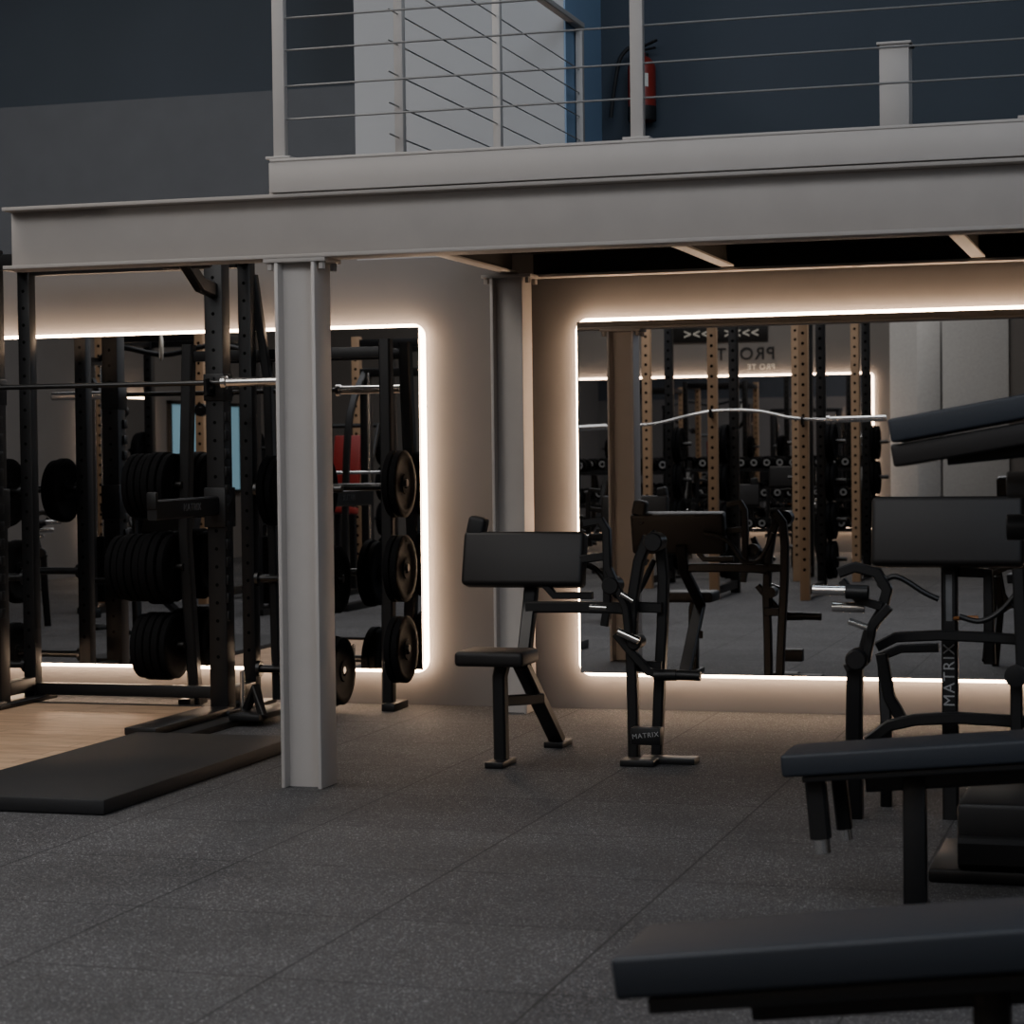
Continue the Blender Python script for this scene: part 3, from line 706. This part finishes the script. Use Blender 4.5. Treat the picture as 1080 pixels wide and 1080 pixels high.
# dumbbell racks
def db_mesh():
    bm = bmesh.new()
    lathe(bm, (0, 0, 0), (0, 1, 0), [(0, -.17), (.05, -.17), (.078, -.155), (.078, -.07), (.06, -.065), (.017, -.06), (.02, 0), (.017, .06), (.06, .065), (.078, .07), (.078, .155), (.05, .17), (0, .17)], 16)
    lathe(bm, (0, 0, 0), (0, 1, 0), [(.026, .171), (.045, .171), (.045, .173), (.026, .173)], 16, 1)
    ob = finish(bm, 'dumbbell', [PLATE, LETTERB], V((0, 0, 0))); me = ob.data; bpy.data.objects.remove(ob); return me
DM = db_mesh()
def dumbbell_rack(xa_, xb_, yd):
    e = thing('dumbbell_rack', ((xa_+xb_)/2, yd, 0), 'long three tier black dumbbell rack', 'dumbbell rack')
    fx = (xa_, (xa_+xb_)/2, xb_)
    for z, y in [(.45, yd+.25), (.85, yd+.05), (1.25, yd-.15)]:
        bpart('shelf_rail', BLACK, e, (xa_, y-.16, z-.06), (xb_, y-.11, z-.02), 0)
        bpart('shelf_rail', BLACK, e, (xa_, y+.08, z-.06), (xb_, y+.13, z-.02), 0)
        x = xa_+.15
        while x < xb_-.1:
            if min(abs(x-f_) for f_ in fx) > .115:
                ob = bpy.data.objects.new('dumbbell', DM); COL.objects.link(ob); ob.location = (x, y-.01, z+.06)
                ob['label'] = 'round black rubber dumbbell with pale end ring'; ob['category'] = 'dumbbell'; ob['group'] = 'dumbbells on the rack'
            x += .175
    for x in fx:
        bm = bmesh.new(); sweep(bm, [(x, yd-.3, 1.35), (x, yd-.28, .03), (x, yd+.4, .03)], .06, .06, up=(1, 0, 0)); sweep(bm, [(x, yd-.28, 1.22), (x, yd+.38, .36)], .05, .06, up=(1, 0, 0)); part(bm, 'frame', BLACK, e)
dumbbell_rack(-8.6, -3.9, -5.2)
dumbbell_rack(-7.6, -5.7, -2.2)
# functional trainer
e = thing('cable_machine', (-8.9, 5.0, 0), 'black dual tower cable machine with pull-up frame', 'exercise machine')
for sx in (-1, 1):
    x = -8.9+sx*.85
    bm = bmesh.new(); abox(bm, (x-.1, 4.7, 0), (x+.1, 5.3, .06)); abox(bm, (x-.04, 4.75, .06), (x+.04, 4.85, 2.35)); abox(bm, (x-.04, 5.15, .06), (x+.04, 5.25, 2.35)); abox(bm, (x-.05, 4.7, 2.35), (x+.05, 5.3, 2.42)); part(bm, 'tower', BLACK, e)
    bm = bmesh.new()
    for i in range(14): abox(bm, (x-.09, 4.9, .1+i*.0445), (x+.09, 5.1, .144+i*.0445), .003)
    part(bm, 'weight_stack', PLATE, e)
    for dx in (-.03, .03):
        bm = bmesh.new(); cyl(bm, (x+dx, 5.0, .72), (x+dx, 5.0, 2.35), .008); part(bm, 'guide_rod', CHROME, e)
    bm = bmesh.new(); sweep(bm, [(x-sx*.05, 5.2, 2.2), (x-sx*.3, 5.35, 1.95), (x-sx*.45, 5.4, 1.9)], .05, .06, curve=True); lathe(bm, (x-sx*.45, 5.37, 1.9), (0, 1, 0), [(0, 0), (.06, 0), (.06, .05), (0, .05)], 20); part(bm, 'pulley_arm', BLACK, e)
bm = bmesh.new(); sweep(bm, [(-9.75, 5.0, 2.39), (-9.4, 5.25, 2.50), (-8.9, 5.3, 2.42), (-8.4, 5.25, 2.50), (-8.05, 5.0, 2.39)], .05, seg=12, curve=True); part(bm, 'pull_up_bar', BLACK, e)
e = thing('smith_machine', (-6.75, 4.0, 0), 'black smith machine with vertical guide rods', 'exercise machine')
for sx in (-1, 1):
    x = -6.75+sx*.65
    bm = bmesh.new(); abox(bm, (x-.05, 3.95, 0), (x+.05, 4.05, 2.3), .01); abox(bm, (x-.05, 3.5, 0), (x+.05, 4.7, .07), .01); sweep(bm, [(x, 4.0, 2.28), (x, 4.5, 1.7), (x, 4.65, .06)], .06, .06, curve=True, up=(1, 0, 0)); part(bm, 'side_frame', BLACK, e)
    bm = bmesh.new(); cyl(bm, (x-sx*.08, 4.15, .1), (x-sx*.08, 4.15, 2.25), .014); part(bm, 'guide_rod', CHROME, e)
bpart('top_beam', BLACK, e, (-7.4, 3.93, 2.22), (-6.1, 4.07, 2.3), .01)
bm = bmesh.new(); cyl(bm, (-7.75, 4.15, 1.3), (-5.75, 4.15, 1.3), .016); part(bm, 'guided_bar', CHROME, e)
# machine with red pads
q = P(368, 480, 21.5); rxp, ryp = q.x, 2*NM-21.5
e = thing('shoulder_press_machine', (rxp, ryp, 0), 'black press machine with angular red back pad', 'exercise machine')
bm = bmesh.new(); rpad(bm, (rxp, ryp+.05, 1.40), .30, .07, .56, RX(12), .015, 2); part(bm, 'back_pad', REDB, e)
bm = bmesh.new(); rpad(bm, (rxp, ryp+.32, .90), .30, .40, .07, RX(5), .015, 2); part(bm, 'seat', REDB, e)
bm = bmesh.new()
sweep(bm, [(rxp, ryp+.0, 1.75), (rxp, ryp-.08, 1.0), (rxp, ryp-.1, .05)], .07, .07, up=(1, 0, 0))
sweep(bm, [(rxp, ryp+.35, .86), (rxp, ryp+.35, .05)], .06, .06)
abox(bm, (rxp-.04, ryp-.4, 0), (rxp+.04, ryp+.6, .06), .005); abox(bm, (rxp-.35, ryp-.4, 0), (rxp+.35, ryp-.32, .06), .005)
sweep(bm, [(rxp-.35, ryp+.3, 1.35), (rxp-.32, ryp-.05, 1.78), (rxp+.32, ryp-.05, 1.78), (rxp+.35, ryp+.3, 1.35)], .04, .05, up=(0, 1, .3))
part(bm, 'frame', BLACK, e)
# gymnastic ring
q = P(170, 367, 17.6); gx, gy = q.x, 2*NM-17.6
e = thing('gymnastic_ring', (gx, gy, q.z), 'pale wooden gymnastic ring hanging from a long strap', 'gymnastic ring')
bm = bmesh.new()
pts = [(gx+.05*math.cos(t*math.pi/12), gy+.09*math.cos(t*math.pi/12), q.z+.10*math.sin(t*math.pi/12)) for t in range(25)]
sweep(bm, pts, .03, seg=10); part(bm, 'ring', WHITEP, e)
bm = bmesh.new(); abox(bm, (gx-.012, gy-.003, q.z+.09), (gx+.012, gy+.003, ZC)); part(bm, 'strap', LETTERB, e)
# pale door panel and sign on the opposite wall
bm = bmesh.new(); abox(bm, (-3.75, YF, 0), (-2.1, YF+.04, 3.3), .004); struct(bm, 'door_1', WHITEW)
sg = thing('wall_sign', (-5.6, YF, 2.7), 'dark wall sign with pale chevrons above dark letters', 'sign')
bm = bmesh.new(); abox(bm, (-6.9, YF, 3.06), (-5.5, YF+.03, 3.36), .003); part(bm, 'board', BLACK, sg)
text('>>><', .20, basis((-1, 0, 0), (0, 0, 1), (-5.88, YF+.032, 3.17)), WHITEP, sg)
text('>>><', .20, basis((-1, 0, 0), (0, 0, 1), (-6.48, YF+.032, 3.17)), WHITEP, sg)
text('PRO  TE', .25, basis((-1, 0, 0), (0, 0, 1), (-5.9, YF+.012, 2.87)), RUBB, sg)
text('PRO TE', .11, basis((-1, 0, 0), (0, 0, 1), (-5.6, YF+.012, 2.68)), WHITEP, sg)
bm = bmesh.new(); hcol(bm, -3.0, -5.6, 0, 3.4, w=.3, d=.3); top(bm, 'steel_column', WHITEW, 'white steel column standing before the pale door', 'column')

# ------------------------------------------------------------------ lights
def area(name, loc, sx, sy, power, col, tgt=None):
    l = bpy.data.lights.new(name, 'AREA'); l.shape = 'RECTANGLE'; l.size = sx; l.size_y = sy; l.energy = power; l.color = col
    o = bpy.data.objects.new(name, l); COL.objects.link(o); o.location = loc
    if tgt is not None: o.rotation_euler = (V(tgt)-V(loc)).to_track_quat('-Z', 'Y').to_euler()
    return o
area('ceiling_light_main', (-3.5, 3.0, 5.8), 5, 4, 320, (.98, .98, 1.0), (-3.5, 5.5, 0))
area('ceiling_light_side', (-8.5, 4.0, 5.8), 4, 6, 150, (.97, .98, 1.0))
area('ceiling_light_rear', (-5.5, -4.0, 5.8), 6, 3, 220, (1.0, .95, .88))
area('window_glow', (1.8, 3.0, 4.6), 2, 4, 100, (.72, .84, 1.0), (-2.5, 9, 1.2))
area('platform_light', (-5.9, 8.6, 5.6), 1.2, 2.2, 120, (1.0, .93, .86))
area('mezzanine_fill', (-1.4, 9.2, 5.7), 2.5, 1.2, 50, (.76, .87, 1.0), (-3.2, 12.5, 3.4))  # added fill aimed at the partition to brighten it, no fixture here
w = bpy.data.worlds.new('world'); SC.world = w; w.use_nodes = True
w.node_tree.nodes['Background'].inputs[0].default_value = (.5, .6, .8, 1); w.node_tree.nodes['Background'].inputs[1].default_value = .05
